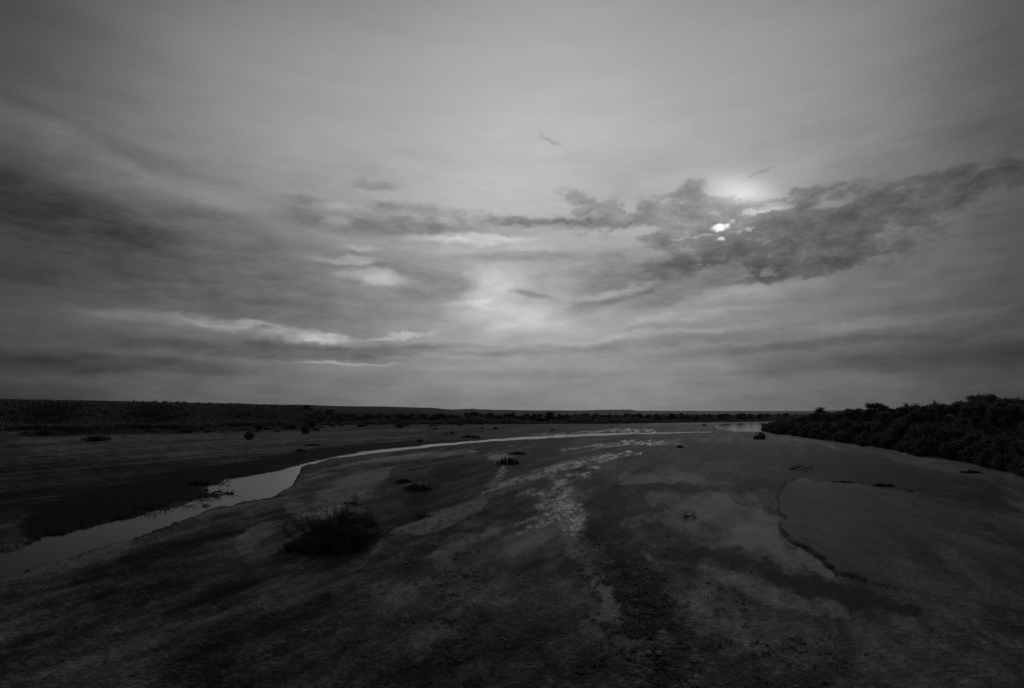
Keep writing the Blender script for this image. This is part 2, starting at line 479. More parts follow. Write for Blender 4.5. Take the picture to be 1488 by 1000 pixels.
# --- tone of the bed: pale sand flats (+), dark damp silt and low plants (-)
tone = np.full_like(px, 0.40)
sand = [
    ([(0, 838, 14), (140, 803, 12), (300, 758, 8)], 0.10, 0.8), ([(820, 960, 14), (860, 900, 12)], 0.08, 0.8), ([(1020, 920, 10), (960, 850, 8), (930, 800, 5)], 0.10, 0.7), ([(500, 860, 9), (600, 800, 7), (690, 760, 5)], 0.10, 0.7), ([(300, 900, 12), (470, 830, 8)], 0.07, 0.8),
    ([(905, 694, 6), (985, 696, 5)], 0.20, 0.5), ([(980, 690, 6), (1035, 706, 8)], 0.16, 0.6),
    ([(945, 722, 9), (1010, 735, 18), (1080, 745, 26), (1115, 775, 20)], 0.24, 0.5), ([(915, 760, 6), (980, 752, 12), (1040, 785, 18), (1110, 785, 15)], 0.20, 0.5),
    ([(1115, 790, 10), (1165, 812, 11), (1212, 831, 7)], 0.24, 0.5), ([(1070, 790, 6), (1110, 806, 8), (1160, 828, 8)], 0.18, 0.6),
    ([(1020, 820, 10), (1060, 840, 16), (1120, 862, 14), (1230, 884, 10)], 0.20, 0.6), ([(980, 850, 18), (1060, 900, 30), (1180, 940, 34)], 0.12, 0.7),
    ([(480, 735, 22), (520, 705, 20), (560, 690, 10)], 0.24, 0.5), ([(560, 665, 5), (500, 678, 8)], 0.16, 0.6),
    ([(575, 772, 8), (640, 758, 15), (700, 737, 8)], 0.26, 0.5), ([(430, 740, 14), (480, 750, 16)], 0.20, 0.6),
    ([(385, 768, 16), (360, 795, 15)], 0.20, 0.5), ([(300, 760, 12), (420, 720, 10)], 0.08, 0.7),
    ([(640, 820, 12), (680, 775, 14), (720, 770, 9)], 0.14, 0.7), ([(850, 790, 22), (862, 840, 16), (885, 890, 15)], 0.20, 0.6),
    ([(740, 790, 10), (820, 770, 18)], 0.12, 0.7), ([(560, 870, 20), (640, 860, 22), (720, 870, 18)], 0.09, 0.7), ([(690, 655, 3), (540, 668, 6)], 0.14, 0.5),
    ([(60, 655, 7), (300, 645, 6), (560, 634, 3.5)], 0.10, 0.7), ([(250, 663, 5), (420, 652, 4)], 0.10, 0.7), ([(30, 640, 5), (400, 632, 3.5), (620, 624, 2)], 0.14, 0.6),
    ([(140, 624.5, 1.2), (320, 619, 1.2)], 0.25, 0.5), ([(450, 616.5, 1), (560, 613, 0.8)], 0.25, 0.5), ([(560, 637, 1), (620, 634, 1)], 0.2, 0.5),
    ([(900, 617, 1.5), (1040, 615, 1.5)], 0.12, 0.5), ([(1090, 609.5, 1.2), (1180, 610.5, 1.2)], 0.35, 0.5),
    ([(1130, 636, 2), (1260, 655, 4), (1420, 690, 6)], 0.08, 0.6),
    ([(1240, 740, 20), (1420, 790, 30)], 0.05, 0.8), ([(560, 790, 4), (545, 805, 6)], 0.15, 0.6),
]
dark = [
    ([(1000, 650, 10), (1150, 665, 14), (1300, 690, 18), (1440, 715, 18)], 0.17, 0.8), ([(1020, 670, 4), (1110, 690, 6), (1200, 690, 4)], 0.08, 0.6),
    ([(60, 770, 26), (180, 735, 24), (290, 702, 15), (380, 680, 9), (470, 659, 6), (600, 646, 3.5), (700, 637, 2)], 0.33, 0.6),
    ([(-20, 720, 40), (150, 705, 34), (290, 690, 14)], 0.14, 0.7),
    ([(380, 611, 6), (700, 608, 6), (900, 606, 6), (1180, 604, 5)], 0.3, 0.5),
    ([(30, 632, 3.5), (180, 627.5, 3), (330, 624, 3), (470, 620, 2)], 0.26, 0.6), ([(0, 616, 7), (300, 614, 6), (500, 611, 4), (900, 608, 5), (1200, 606, 5)], 0.22, 0.6),
    ([(420, 667, 2.4), (470, 659, 1.5)], 0.2, 0.6),
    ([(880, 720, 26), (885, 760, 30), (900, 790, 24)], 0.17, 0.7), ([(895, 706, 4), (960, 704, 5), (1050, 712, 5), (1120, 706, 8)], 0.17, 0.6),
    ([(1050, 692, 7), (1120, 708, 9), (1150, 700, 5)], 0.14, 0.6), ([(1000, 812, 7), (1060, 822, 13), (1140, 842, 16), (1220, 862, 13), (1330, 890, 7)], 0.24, 0.6),
    ([(925, 800, 6), (1000, 808, 8), (1080, 800, 5)], 0.16, 0.6), ([(1260, 702, 8), (1340, 716, 8), (1460, 742, 14)], 0.22, 0.6), ([(1150, 692, 6), (1260, 700, 7)], 0.14, 0.6),
    ([(620, 715, 14), (600, 745, 12), (560, 760, 8)], 0.12, 0.6), ([(640, 690, 12), (720, 672, 8)], 0.10, 0.7), ([(700, 745, 6), (660, 765, 4)], 0.14, 0.6),
    ([(640, 778, 5), (700, 772, 4)], 0.14, 0.6), ([(870, 810, 24), (920, 850, 34), (960, 900, 30), (960, 950, 26)], 0.18, 0.7),
    ([(600, 840, 18), (640, 840, 14)], 0.10, 0.7), ([(560, 930, 40), (300, 940, 60)], 0.04, 0.9), ([(200, 800, 22), (300, 775, 14), (350, 770, 7)], 0.15, 0.7),
    ([(150, 850, 36), (350, 850, 30)], 0.10, 0.8), ([(1050, 900, 20), (1200, 960, 40)], 0.06, 0.9), ([(940, 970, 30), (860, 960, 30)], 0.08, 0.8),
    ([(420, 745, 5), (415, 775, 4), (440, 795, 6)], 0.18, 0.6), ([(520, 720, 3), (508, 735, 2.5)], 0.2, 0.5), ([(960, 730, 2), (990, 745, 2.5), (1010, 753, 2.5)], 0.2, 0.5),
    ([(1070, 725, 2), (1110, 740, 3), (1132, 750, 3)], 0.16, 0.6), ([(940, 770, 5), (970, 755, 3)], 0.14, 0.6), ([(1400, 760, 5), (1480, 790, 7)], 0.08, 0.7),
]
for pts, a, s in sand: tone += stroke(pts, s * 0.6) * a * 1.35
for pts, a, s in dark: tone -= stroke(pts, s * 0.75) * a * 1.3
edge_line = stroke([(1158, 697, 2), (1140, 706, 3), (1131, 722, 1.6), (1131, 742, 1.8), (1137, 756, 2.0), (1135, 770, 2.4), (1150, 786, 2.2), (1170, 798, 2.2), (1195, 815, 2.4), (1214, 833, 3)], 0.4, hx, hy)
tone = tone + (0.46 - tone) * sheet * 0.9
tone = tone + brd * (0.27 + 0.16 * (strk2 + strk3 * 0.6 + strk))
n_str = fbm(across * 5, along * 5, 31, 6, 0.68)
n_blo = fbm(across * 1.3 + 5, along * 3.0, 41, 5, 0.6)
n_mot = fbm(px * 0.055, py * 0.12, 51, 5, 0.68)
rough_amt = 1 - 0.8 * sheet
tone += (n_str * 0.38 + n_blo * 0.12 + n_mot * 0.13) * rough_amt
tone -= edge_line * (0.34 + 0.35 * fbm(px * 0.08, py * 0.1, 111, 3))
# the damp rim round every stretch of water
rim = stroke([(x, y, 2.0 + 2.2 * max(0, (y - 640) / 100)) for x, y in CH_L[21:]], 0.8, hx, hy)
tone -= rim * 0.07
pebbly = np.clip(brd * 0.9 + stroke([(860, 800, 30), (930, 860, 50), (960, 960, 60)], 0.8) + 0.45 * sstep(-0.3, 0.5, n_mot) + 0.1, 0, 1) * (1 - sheet)
behind = (~front)
tone = np.where(behind, 0.4 + 0.2 * fbm(GX * 0.05, GY * 0.05, 3, 4), tone)

# heights
fade_d = 1 - sstep(120, 400, RR)
Z = 0.05 * fbm(GX * 0.12, GY * 0.12, 61, 4) + 0.025 * n_str * fade_d + 0.012 * fbm(GX * 1.3, GY * 1.3, 65, 4) * (1 - sstep(40, 120, RR))
Z = Z + 0.05 * (tone - 0.4)
Z = Z * (1 - 0.7 * sheet) + 0.12 * sheet
Z = Z - edge_line * 0.05
leftside = stroke([(-40, 750, 40), (180, 712, 30), (300, 685, 18), (420, 660, 9), (600, 640, 5)], 0.9)
Z = Z + 0.30 * leftside * (1 - wet_soft)
WATER_Z = -0.12
Z = Z * (1 - wet) + (-0.30) * wet
Z = Z - braid * 0.0
Z = np.where(behind, 0.04 * fbm(GX * 0.1, GY * 0.1, 61, 4), Z)
rb_h = right_bank(GX, GY); lb_h = left_bluff(GX, GY)
Z = Z + rb_h * (1 + 0.10 * fbm(GX * 0.08, GY * 0.08, 91, 4)) + lb_h * (1 + 0.03 * fbm(GX * 0.02, GY * 0.02, 95, 4))
plantcov = sstep(0.05, 0.8, rb_h) + sstep(0.2, 2.0, lb_h)
tone = tone * (1 - np.clip(plantcov, 0, 1)) + 0.12 * np.clip(plantcov, 0, 1)
farveg = sstep(420, 700, RR)
tone = tone * (1 - farveg) + (0.14 + 0.08 * fbm(GX * 0.006, GY * 0.006, 99, 4)) * farveg
tone = np.clip(tone, 0.03, 1.0)
damp = np.clip(braid * 1.0 + wet + 0.35 * rim + 0.12 * sheet, 0, 1)

V = np.stack([GX, GY, Z], -1).reshape(-1, 3)
ii = np.arange(nR * nA).reshape(nR, nA)
nxt = np.roll(ii, -1, axis=1)
F = np.stack([ii[:-1], nxt[:-1], nxt[1:], ii[1:]], -1).reshape(-1, 4)[:, ::-1]


def new_mat(name):
    m = bpy.data.materials.new(name)
    m.use_nodes = True
    t = m.node_tree
    for n in list(t.nodes):
        if n.type not in ('BSDF_PRINCIPLED', 'OUTPUT_MATERIAL'): t.nodes.remove(n)
    return m, t, next(n for n in t.nodes if n.type == 'BSDF_PRINCIPLED')


def ramp(t, src, stops):
    r = t.nodes.new('ShaderNodeValToRGB')
    e = r.color_ramp.elements
    while len(e) < len(stops): e.new(0.5)
    for el, (p, v) in zip(e, stops):
        el.position = p; el.color = (v, v, v, 1)
    t.links.new(src, r.inputs[0])
    return r.outputs[0]


def mth(t, op, a, b, c=None):
    n = t.nodes.new('ShaderNodeMath'); n.operation = op
    for i, v in enumerate((a, b, c)):
        if v is None: continue
        if isinstance(v, bpy.types.NodeSocket): t.links.new(v, n.inputs[i])
        else: n.inputs[i].default_value = v
    return n.outputs[0]


# riverbed material: grey sand, silt and pebbles, damp where the water films run
gm, t, bsdf = new_mat("riverbed_sand")
at = {}
for a in ('tone', 'damp', 'pebble'):
    n = t.nodes.new('ShaderNodeAttribute'); n.attribute_name = a; at[a] = n.outputs['Fac']
geo = t.nodes.new('ShaderNodeNewGeometry')
mp = t.nodes.new('ShaderNodeMapping'); mp.inputs['Rotation'].default_value = (0, 0, rad(22)); mp.inputs['Scale'].default_value = (1.0, 0.22, 1.0)
t.links.new(geo.outputs['Position'], mp.inputs[0])


def tn(vec, scale, det=4, rough=0.6):
    n = t.nodes.new('ShaderNodeTexNoise'); t.links.new(vec, n.inputs['Vector'])
    n.inputs['Scale'].default_value = scale; n.inputs['Detail'].default_value = det; n.inputs['Roughness'].default_value = rough
    return n.outputs[0]


na = tn(mp.outputs[0], 1.1, 8, 0.68)
nb = tn(geo.outputs['Position'], 5.5, 6, 0.7)
vo = t.nodes.new('ShaderNodeTexVoronoi'); vo.inputs['Scale'].default_value = 6.5; t.links.new(geo.outputs['Position'], vo.inputs['Vector'])
vbw = t.nodes.new('ShaderNodeSeparateColor'); t.links.new(vo.outputs['Color'], vbw.inputs[0])
pv = mth(t, 'SUBTRACT', vbw.outputs[0], 0.5)
v = mth(t, 'MULTIPLY_ADD', mth(t, 'SUBTRACT', na, 0.5), 0.42, at['tone'])
v = mth(t, 'MULTIPLY_ADD', mth(t, 'SUBTRACT', nb, 0.5), 0.50, v)
v = mth(t, 'MULTIPLY_ADD', mth(t, 'MULTIPLY', pv, at['pebble']), 0.36, v)
vo2 = t.nodes.new('ShaderNodeTexVoronoi'); vo2.inputs['Scale'].default_value = 13.0; t.links.new(geo.outputs['Position'], vo2.inputs['Vector'])
vb2 = t.nodes.new('ShaderNodeSeparateColor'); t.links.new(vo2.outputs['Color'], vb2.inputs[0])
v = mth(t, 'MULTIPLY_ADD', mth(t, 'SUBTRACT', vb2.outputs[0], 0.5), 0.16, v)
cr = ramp(t, v, [(0.0, 0.009), (0.2, 0.024), (0.4, 0.076), (0.6, 0.165), (0.85, 0.30)])
dk = mth(t, 'SUBTRACT', 1.0, mth(t, 'MULTIPLY', at['damp'], 0.45))
mixc = t.nodes.new('ShaderNodeVectorMath'); mixc.operation = 'SCALE'
t.links.new(cr, mixc.inputs[0]); t.links.new(dk, mixc.inputs['Scale'])
t.links.new(mixc.outputs[0], bsdf.inputs['Base Color'])
nd = tn(geo.outputs['Position'], 2.2, 7, 0.75)
wetf = t.nodes.new('ShaderNodeMapRange'); wetf.interpolation_type = 'SMOOTHSTEP'
t.links.new(mth(t, 'ADD', at['damp'], mth(t, 'MULTIPLY', mth(t, 'SUBTRACT', nd, 0.5), 1.0)), wetf.inputs[0])
wetf.inputs[1].default_value = 0.15; wetf.inputs[2].default_value = 1.35
rr = mth(t, 'MULTIPLY_ADD', wetf.outputs[0], -0.46, 0.86)
t.links.new(rr, bsdf.inputs['Roughness'])
t.links.new(mth(t, 'MULTIPLY_ADD', wetf.outputs[0], 0.27, 0.03), bsdf.inputs['Specular IOR Level'])
bp = t.nodes.new('ShaderNodeBump'); bp.inputs['Strength'].default_value = 0.6; bp.inputs['Distance'].default_value = 0.06
hh = mth(t, 'MULTIPLY_ADD', vo.outputs['Distance'], mth(t, 'MULTIPLY', at['pebble'], -1.2), mth(t, 'MULTIPLY_ADD', nb, 1.2, na))
t.links.new(hh, bp.inputs['Height'])
t.links.new(bp.outputs[0], bsdf.inputs['Normal'])

gme = mesh_from("ground", V, F, gm, True)
for nm, arr in (('tone', tone), ('damp', damp), ('pebble', pebbly)):
    a = gme.attributes.new(nm, 'FLOAT', 'POINT')
    a.data.foreach_set('value', arr.astype(np.float32).ravel())
tag(link("ground", gme), kind='structure')


def z_at(X, Y):
    """height of the ground sheet under a point"""
    a = math.atan2(X, Y); r = math.hypot(X, Y)
    i = int(np.clip(np.searchsorted(R, r), 1, nR - 1)); j = int(np.clip(np.searchsorted(AZs, a), 1, nA - 1))
    return float(min(Z[i, j], Z[i - 1, j], Z[i, j - 1], Z[i - 1, j - 1]))


# ------------------------------------------------------------------ water
wm, t, bsdf = new_mat("river_water")
bsdf.inputs['Base Color'].default_value = (0.012, 0.012, 0.012, 1)
bsdf.inputs['Roughness'].default_value = 0.05
bsdf.inputs['IOR'].default_value = 1.33
bsdf.inputs['Specular IOR Level'].default_value = 0.30
geo = t.nodes.new('ShaderNodeNewGeometry')
n1 = tn(geo.outputs['Position'], 3.0, 5, 0.65)
bp = t.nodes.new('ShaderNodeBump'); bp.inputs['Strength'].default_value = 0.4; bp.inputs['Distance'].default_value = 0.025
t.links.new(n1, bp.inputs['Height']); t.links.new(bp.outputs[0], bsdf.inputs['Normal'])
wx = np.linspace(-320, 320, 33); wy = np.linspace(8, 700, 41)
A, B = np.meshgrid(wx, wy, indexing='ij')
WV = np.stack([A, B, np.full_like(A, WATER_Z)], -1).reshape(-1, 3)
wi = np.arange(A.size).reshape(A.shape)
WF = np.stack([wi[:-1, :-1], wi[1:, :-1], wi[1:, 1:], wi[:-1, 1:]], -1).reshape(-1, 4)
tag(link("river_water", mesh_from("river_water", WV, WF, wm)), kind='structure')

# ------------------------------------------------------------------ far ridges (real hills, long and low)
hm, t, bsdf = new_mat("scrub_hillside")
geo = t.nodes.new('ShaderNodeNewGeometry')
hn = tn(geo.outputs['Position'], 0.02, 8, 0.7)
t.links.new(ramp(t, hn, [(0.3, 0.022), (0.7, 0.05)]), bsdf.inputs['Base Color'])
bsdf.inputs['Roughness'].default_value = 0.95
bsdf.inputs['Specular IOR Level'].default_value = 0.1


def ridge(name, prof, dist, depth, seed, rag):
    """prof: (photo x, skyline y) ; a hill with a front slope, a crest and a back slope"""
    az = np.radians(np.array([azel(x, y)[0] for x, y in prof])); el = np.radians(np.array([azel(x, y)[1] for x, y in prof]))
    a = np.linspace(az[0], az[-1], 900)
    r = np.linspace(0, 1, 15)
    AAa, RRr = np.meshgrid(a, r, indexing='ij')
    d = dist + (RRr - 0.5) * depth
    X, Y = d * np.sin(AAa), d * np.cos(AAa)
    crest = EYE + dist * np.tan(np.interp(AAa, az, el))
    shape = np.sin(np.pi * RRr) ** 0.7
    taper = sstep(0, 0.06, (AAa - az[0])) * sstep(0, 0.02, az[-1] - AAa) if prof[0][0] > 0 else 1.0
    Zz = -3 + (crest + 3) * shape * taper
    Zz = Zz + (fbm(X * 0.02, Y * 0.02, seed, 6, 0.7) * rag) * shape
    Vv = np.stack([X, Y, Zz], -1).reshape(-1, 3)
    I = np.arange(X.size).reshape(X.shape)
    Ff = np.stack([I[:-1, :-1], I[1:, :-1], I[1:, 1:], I[:-1, 1:]], -1).reshape(-1, 4)
    tag(link(name, mesh_from(name, Vv, Ff, hm, True)), kind='structure')


ridge("hills", [(-1500, 590), (250, 592), (430, 588), (470, 589.5), (560, 591), (625, 592.5), (648, 594.6), (672, 596.2), (700, 597.5), (760, 599)], 900, 360, 7, 0.7)
ridge("hills", [(560, 597), (650, 595.6), (685, 594.2), (700, 595.2), (770, 596.4), (850, 596.6), (885, 595.5), (918, 595.5), (925, 597), (1000, 597.3), (1170, 597.6), (1240, 596), (1300, 595), (1700, 593), (3200, 590)], 2300, 800, 19, 2.0)

# ------------------------------------------------------------------ vegetation
fm, t, bsdf = new_mat("dark_foliage")
geo = t.nodes.new('ShaderNodeNewGeometry'); oi = t.nodes.new('ShaderNodeObjectInfo')
fn = tn(geo.outputs['Position'], 0.9, 3, 0.6)
fv = mth(t, 'MULTIPLY_ADD', oi.outputs['Random'], 0.3, fn)
t.links.new(ramp(t, fv, [(0.3, 0.05), (0.95, 0.12)]), bsdf.inputs['Base Color'])
bsdf.inputs['Roughness'].default_value = 0.8
bsdf.inputs['Specular IOR Level'].default_value = 0.2
tl = t.nodes.new('ShaderNodeBsdfTranslucent'); tl.inputs[0].default_value = (0.035, 0.035, 0.035, 1)
ad = t.nodes.new('ShaderNodeAddShader'); outn = next(n for n in t.nodes if n.type == 'OUTPUT_MATERIAL')
t.links.new(bsdf.outputs[0], ad.inputs[0]); t.links.new(tl.outputs[0], ad.inputs[1]); t.links.new(ad.outputs[0], outn.inputs[0])
bm_, t, bsdf = new_mat("dull_bark")
geo = t.nodes.new('ShaderNodeNewGeometry')
t.links.new(ramp(t, tn(geo.outputs['Position'], 9, 4, 0.6), [(0.3, 0.04), (0.7, 0.10)]), bsdf.inputs['Base Color'])
bsdf.inputs['Roughness'].default_value = 0.9
wdm, t, bsdf = new_mat("weathered_driftwood")
geo = t.nodes.new('ShaderNodeNewGeometry')
t.links.new(ramp(t, tn(geo.outputs['Position'], 14, 4, 0.6), [(0.3, 0.03), (0.7, 0.09)]), bsdf.inputs['Base Color'])
bsdf.inputs['Roughness'].default_value = 0.9
sm, t, bsdf = new_mat("river_stone")
geo = t.nodes.new('ShaderNodeNewGeometry'); oi = t.nodes.new('ShaderNodeObjectInfo')
fv = mth(t, 'MULTIPLY_ADD', oi.outputs['Random'], 0.4, tn(geo.outputs['Position'], 6, 5, 0.65))
t.links.new(ramp(t, fv, [(0.3, 0.14), (1.0, 0.42)]), bsdf.inputs['Base Color'])
bsdf.inputs['Roughness'].default_value = 0.85

rng = np.random.default_rng(4)


def leaves(P, size, rg, flat=0.0, elong=1.6):
    """small leaf-sized quads at points P"""
    n = len(P)
    a = rg.normal(size=(n, 3)); a[:, 2] *= (1 - flat)
    a /= np.linalg.norm(a, axis=1)[:, None] + 1e-9
    b = np.cross(a, rg.normal(size=(n, 3))); b /= np.linalg.norm(b, axis=1)[:, None] + 1e-9
    s = size * rg.uniform(0.55, 1.35, (n, 1))
    u, v = a * s * elong * 0.5, b * s * 0.5
    Vv = np.stack([P - u, P + v, P + u, P - v], 1).reshape(-1, 3)
    return Vv, np.arange(4 * n).reshape(n, 4)


def tubes(lines, k=5):
    """lines: list of (points (m,3), radii (m,)) -> tapered tubes"""
    Vs, Fs, off = [], [], 0
    for pts, rd in lines:
        pts = np.asarray(pts, float); m = len(pts)
        d = np.gradient(pts, axis=0); d /= np.linalg.norm(d, axis=1)[:, None] + 1e-9
        ref = np.array([0.31, 0.17, 0.93]) if abs(d[0][2]) < 0.9 else np.array([1, 0.1, 0])
        s = np.cross(d, ref); s /= np.linalg.norm(s, axis=1)[:, None] + 1e-9
        q = np.cross(d, s)
        th = np.arange(k) * 2 * np.pi / k
        ring = pts[:, None] + (s[:, None] * np.cos(th)[None, :, None] + q[:, None] * np.sin(th)[None, :, None]) * np.asarray(rd)[:, None, None]
        Vs.append(ring.reshape(-1, 3))
        I = np.arange(m * k).reshape(m, k) + off
        J = np.roll(I, -1, 1)
        Fs.append(np.stack([I[:-1], J[:-1], J[1:], I[1:]], -1).reshape(-1, 4))
        off += m * k
    return np.concatenate(Vs), np.concatenate(Fs)


def bush_meshes(w, h, n_leaf, leaf, n_stem, seed, wisp=0.3, lean=0.0, squash=0.5):
    """multi-stemmed bush: stems fan out from the base, leaves crowd along the upper stems"""
    rg = np.random.default_rng(seed)
    lines = []; P = []
    per = max(4, n_leaf // n_stem)
    for i in range(n_stem):
        a = rg.uniform(0, 2 * np.pi); q = rg.uniform(0, 1) ** 0.6
        L = rg.uniform(0.72, 1.0) + (rg.uniform(0, wisp) if rg.random() < 0.25 else 0)
        tip = np.array([math.cos(a) * q * w / 2, math.sin(a) * q * w / 2 * 0.85, h * L * math.sqrt(max(0.06, 1 - (q * 0.93) ** 2))])
        tip[0] += lean * tip[2]
        base = np.array([math.cos(a), math.sin(a), 0]) * q * w * squash * 0.5
        base[2] = -0.12
        ts = np.linspace(0, 1, 6)[:, None]
        ctrl = base * 0.4 + tip * 0.6 + np.array([0, 0, h * 0.14])
        pts = (1 - ts) ** 2 * base + 2 * ts * (1 - ts) * ctrl + ts ** 2 * tip + rg.normal(size=(6, 3)) * 0.02 * h * ts
        r0 = 0.012 * h
        lines.append((pts, np.linspace(r0, r0 * 0.15, 6)))
        tt = rg.uniform(0.12, 1.0, per) ** 0.75
        idx = np.clip(tt * 5, 0, 4.999); i0 = idx.astype(int); f = (idx - i0)[:, None]
        c = pts[i0] * (1 - f) + pts[i0 + 1] * f
        P.append(c + rg.normal(size=(per, 3)) * np.array([w * 0.045, w * 0.045, h * 0.045]) * (1.15 - 0.6 * tt[:, None]))
    P = np.concatenate(P); P[:, 2] = np.maximum(P[:, 2], 0.02 * h)
    return tubes(lines, 4), leaves(P, leaf, rg)


def tree_meshes(h, w, n_leaf, leaf, seed, conical=False):
    rg = np.random.default_rng(seed)
    lines = []; P = []
    bend = rg.normal(size=2) * 0.05 * h
    zs = np.linspace(0, 1, 7)
    trunk = np.stack([bend[0] * zs ** 2, bend[1] * zs ** 2, zs * h * 0.93 - 0.2], -1)
    r0 = 0.022 * h + 0.03
    lines.append((trunk, r0 * (1 - 0.88 * zs)))
    nl = rg.integers(11, 17)
    for i in range(nl):
        u = rg.uniform(0.16, 0.95)
        a = i * 2.4 + rg.uniform(-0.5, 0.5)
        wid = (w / 2) * ((1.05 - u) if conical else math.sqrt(max(0.08, 1 - ((u - 0.52) / 0.55) ** 2))) * rg.uniform(0.65, 1.12)
        s = np.array([np.interp(u * 0.8, zs, trunk[:, 0]), np.interp(u * 0.8, zs, trunk[:, 1]), u * 0.8 * h])
        e = np.array([s[0] + math.cos(a) * wid, s[1] + math.sin(a) * wid, h * min(0.98, u + 0.06)])
        mid = (s + e) / 2 + np.array([0, 0, 0.05 * h])
        lines.append((np.array([s, mid, e]), np.array([r0 * 0.35, r0 * 0.2, r0 * 0.06])))
        k = max(6, int(n_leaf / nl))
        cl = rg.uniform(0.10, 0.18) * (w * 0.6 + h * 0.4)
        f = rg.uniform(0.35, 1.0, (k, 1))
        c = s * (1 - f) + e * f
        g = rg.normal(size=(k, 3)); g /= np.linalg.norm(g, axis=1)[:, None]
        P.append(c + g * rg.uniform(0, 1, (k, 1)) ** 0.6 * cl * np.array([1.1, 1.1, 0.8]))
    k = n_leaf // 7
    g = rg.normal(size=(k, 3)) * np.array([0.09 * w, 0.09 * w, 0.07 * h]) + np.array([bend[0], bend[1], h * 0.9])
    P.append(g)
    P = np.concatenate(P); P = P[P[:, 2] > 0.05 * h]
    return tubes(lines, 5), leaves(P, leaf, rg)


def plant(name, tr, fo, stem_name, leaf_name, loc, rz=0.0, s=(1, 1, 1)):
    root = empty(name, loc, rz, s)
    link(stem_name, tr, root); link(leaf_name, fo, root)
    return root


def proto_bush(*a, **k):
    (v1, f1), (v2, f2) = bush_meshes(*a, **k)
    return mesh_from("bush_branches", v1, f1, bm_), mesh_from("bush_foliage", v2, f2, fm)


def proto_tree(*a, **k):
    (v1, f1), (v2, f2) = tree_meshes(*a, **k)
    return mesh_from("tree_trunk", v1, f1, bm_, True), mesh_from("tree_crown", v2, f2, fm)


def size_at(x, y):
    X, Y = ground_at(x, y)
    return X, Y, math.hypot(X, Y) * 1.0, Y * cp - EYE * sp


# --- the big bush in the foreground
X, Y = ground_at(492, 797)
dpt = Y * cp
(v1, f1), (v2, f2) = bush_meshes(136 / FOC * dpt, 52 / FOC * dpt, 26000, 0.075, 260, 12, wisp=0.22, squash=0.55)
# extra wispy shoots on the crest and the trailing left skirt
for vv in (v1, v2):
    vv[:, 2] *= 1 - 0.5 * np.clip(-vv[:, 0] / (66 / FOC * dpt), 0, 1) ** 0.8 + 0.12 * np.clip(vv[:, 0] / (66 / FOC * dpt), -0.3, 0.5)
rg = np.random.default_rng(8)
ln = []; PP = []
for i in range(60):
    a = rg.uniform(-1.9, 1.1); b0 = np.array([a, rg.uniform(-0.5, 0.5), 0.9])
    tip = b0 + np.array([rg.normal() * 0.45 + 0.25 * a, rg.normal() * 0.3, rg.uniform(0.7, 1.35) * (1.15 - 0.35 * abs(a - 0.1))])
    pts = np.stack([b0, (b0 + tip) / 2 + rg.normal(size=3) * 0.06, tip]); ln.append((pts, np.array([0.014, 0.009, 0.003])))
    tt = rg.uniform(0.2, 1, (26, 1)); PP.append(b0 * (1 - tt) + tip * tt + rg.normal(size=(26, 3)) * 0.06)
for i in range(70):
    q = rg.uniform(0, 1); b0 = np.array([-1.4 - 1.0 * q, rg.uniform(-0.7, 0.5), -0.05])
    tip = b0 + np.array([-rg.uniform(0.1, 0.6), rg.normal() * 0.2, rg.uniform(0.25, 0.8) * (1.1 - 0.6 * q)])
    pts = np.stack([b0, (b0 + tip) / 2 + rg.normal(size=3) * 0.05, tip]); ln.append((pts, np.array([0.012, 0.008, 0.003])))
    tt = rg.uniform(0.1, 1, (22, 1)); PP.append(b0 * (1 - tt) + tip * tt + rg.normal(size=(22, 3)) * 0.06)
v3, f3 = tubes(ln, 4); v4, f4 = leaves(np.concatenate(PP), 0.075, rg)
big = plant("willow_bush", mesh_from("big_bush_branches", np.concatenate([v1, v3]), np.concatenate([f1, f3 + len(v1)]), bm_),
            mesh_from("big_bush_foliage", np.concatenate([v2, v4]), np.concatenate([f2, f4 + len(v2)]), fm), "branches", "foliage", (X, Y, z_at(X, Y) - 0.05))
tag(big, "large dark bushy willow standing alone on the riverbed left of centre, biggest and nearest plant", "bush")

# --- low dark mats and single bushes on the riverbed: (x, base y, width px, height px, label)
def low_mat(seed):
    """several small bushes of different height grown into one ragged patch, 2 m long"""
    rg_ = np.random.default_rng(seed); V1, F1, V2, F2 = [], [], [], []; o1 = o2 = 0
    for i in range(9):
        u = (i / 8 - 0.5) * 2; w0 = rg_.uniform(0.4, 0.75)
        (a_, b_), (c_, d_) = bush_meshes(w0, rg_.uniform(0.36, 0.5) * (1.15 - 0.45 * abs(u)), 420, 0.055, 14, seed * 10 + i, wisp=0.6, squash=0.9)
        sh = np.array([u * 0.78, rg_.normal() * 0.16, 0])
        V1.append(a_ + sh); F1.append(b_ + o1); o1 += len(a_); V2.append(c_ + sh); F2.append(d_ + o2); o2 += len(c_)
    return (mesh_from("bush_branches", np.concatenate(V1), np.concatenate(F1), bm_), mesh_from("bush_foliage", np.concatenate(V2), np.concatenate(F2), fm))


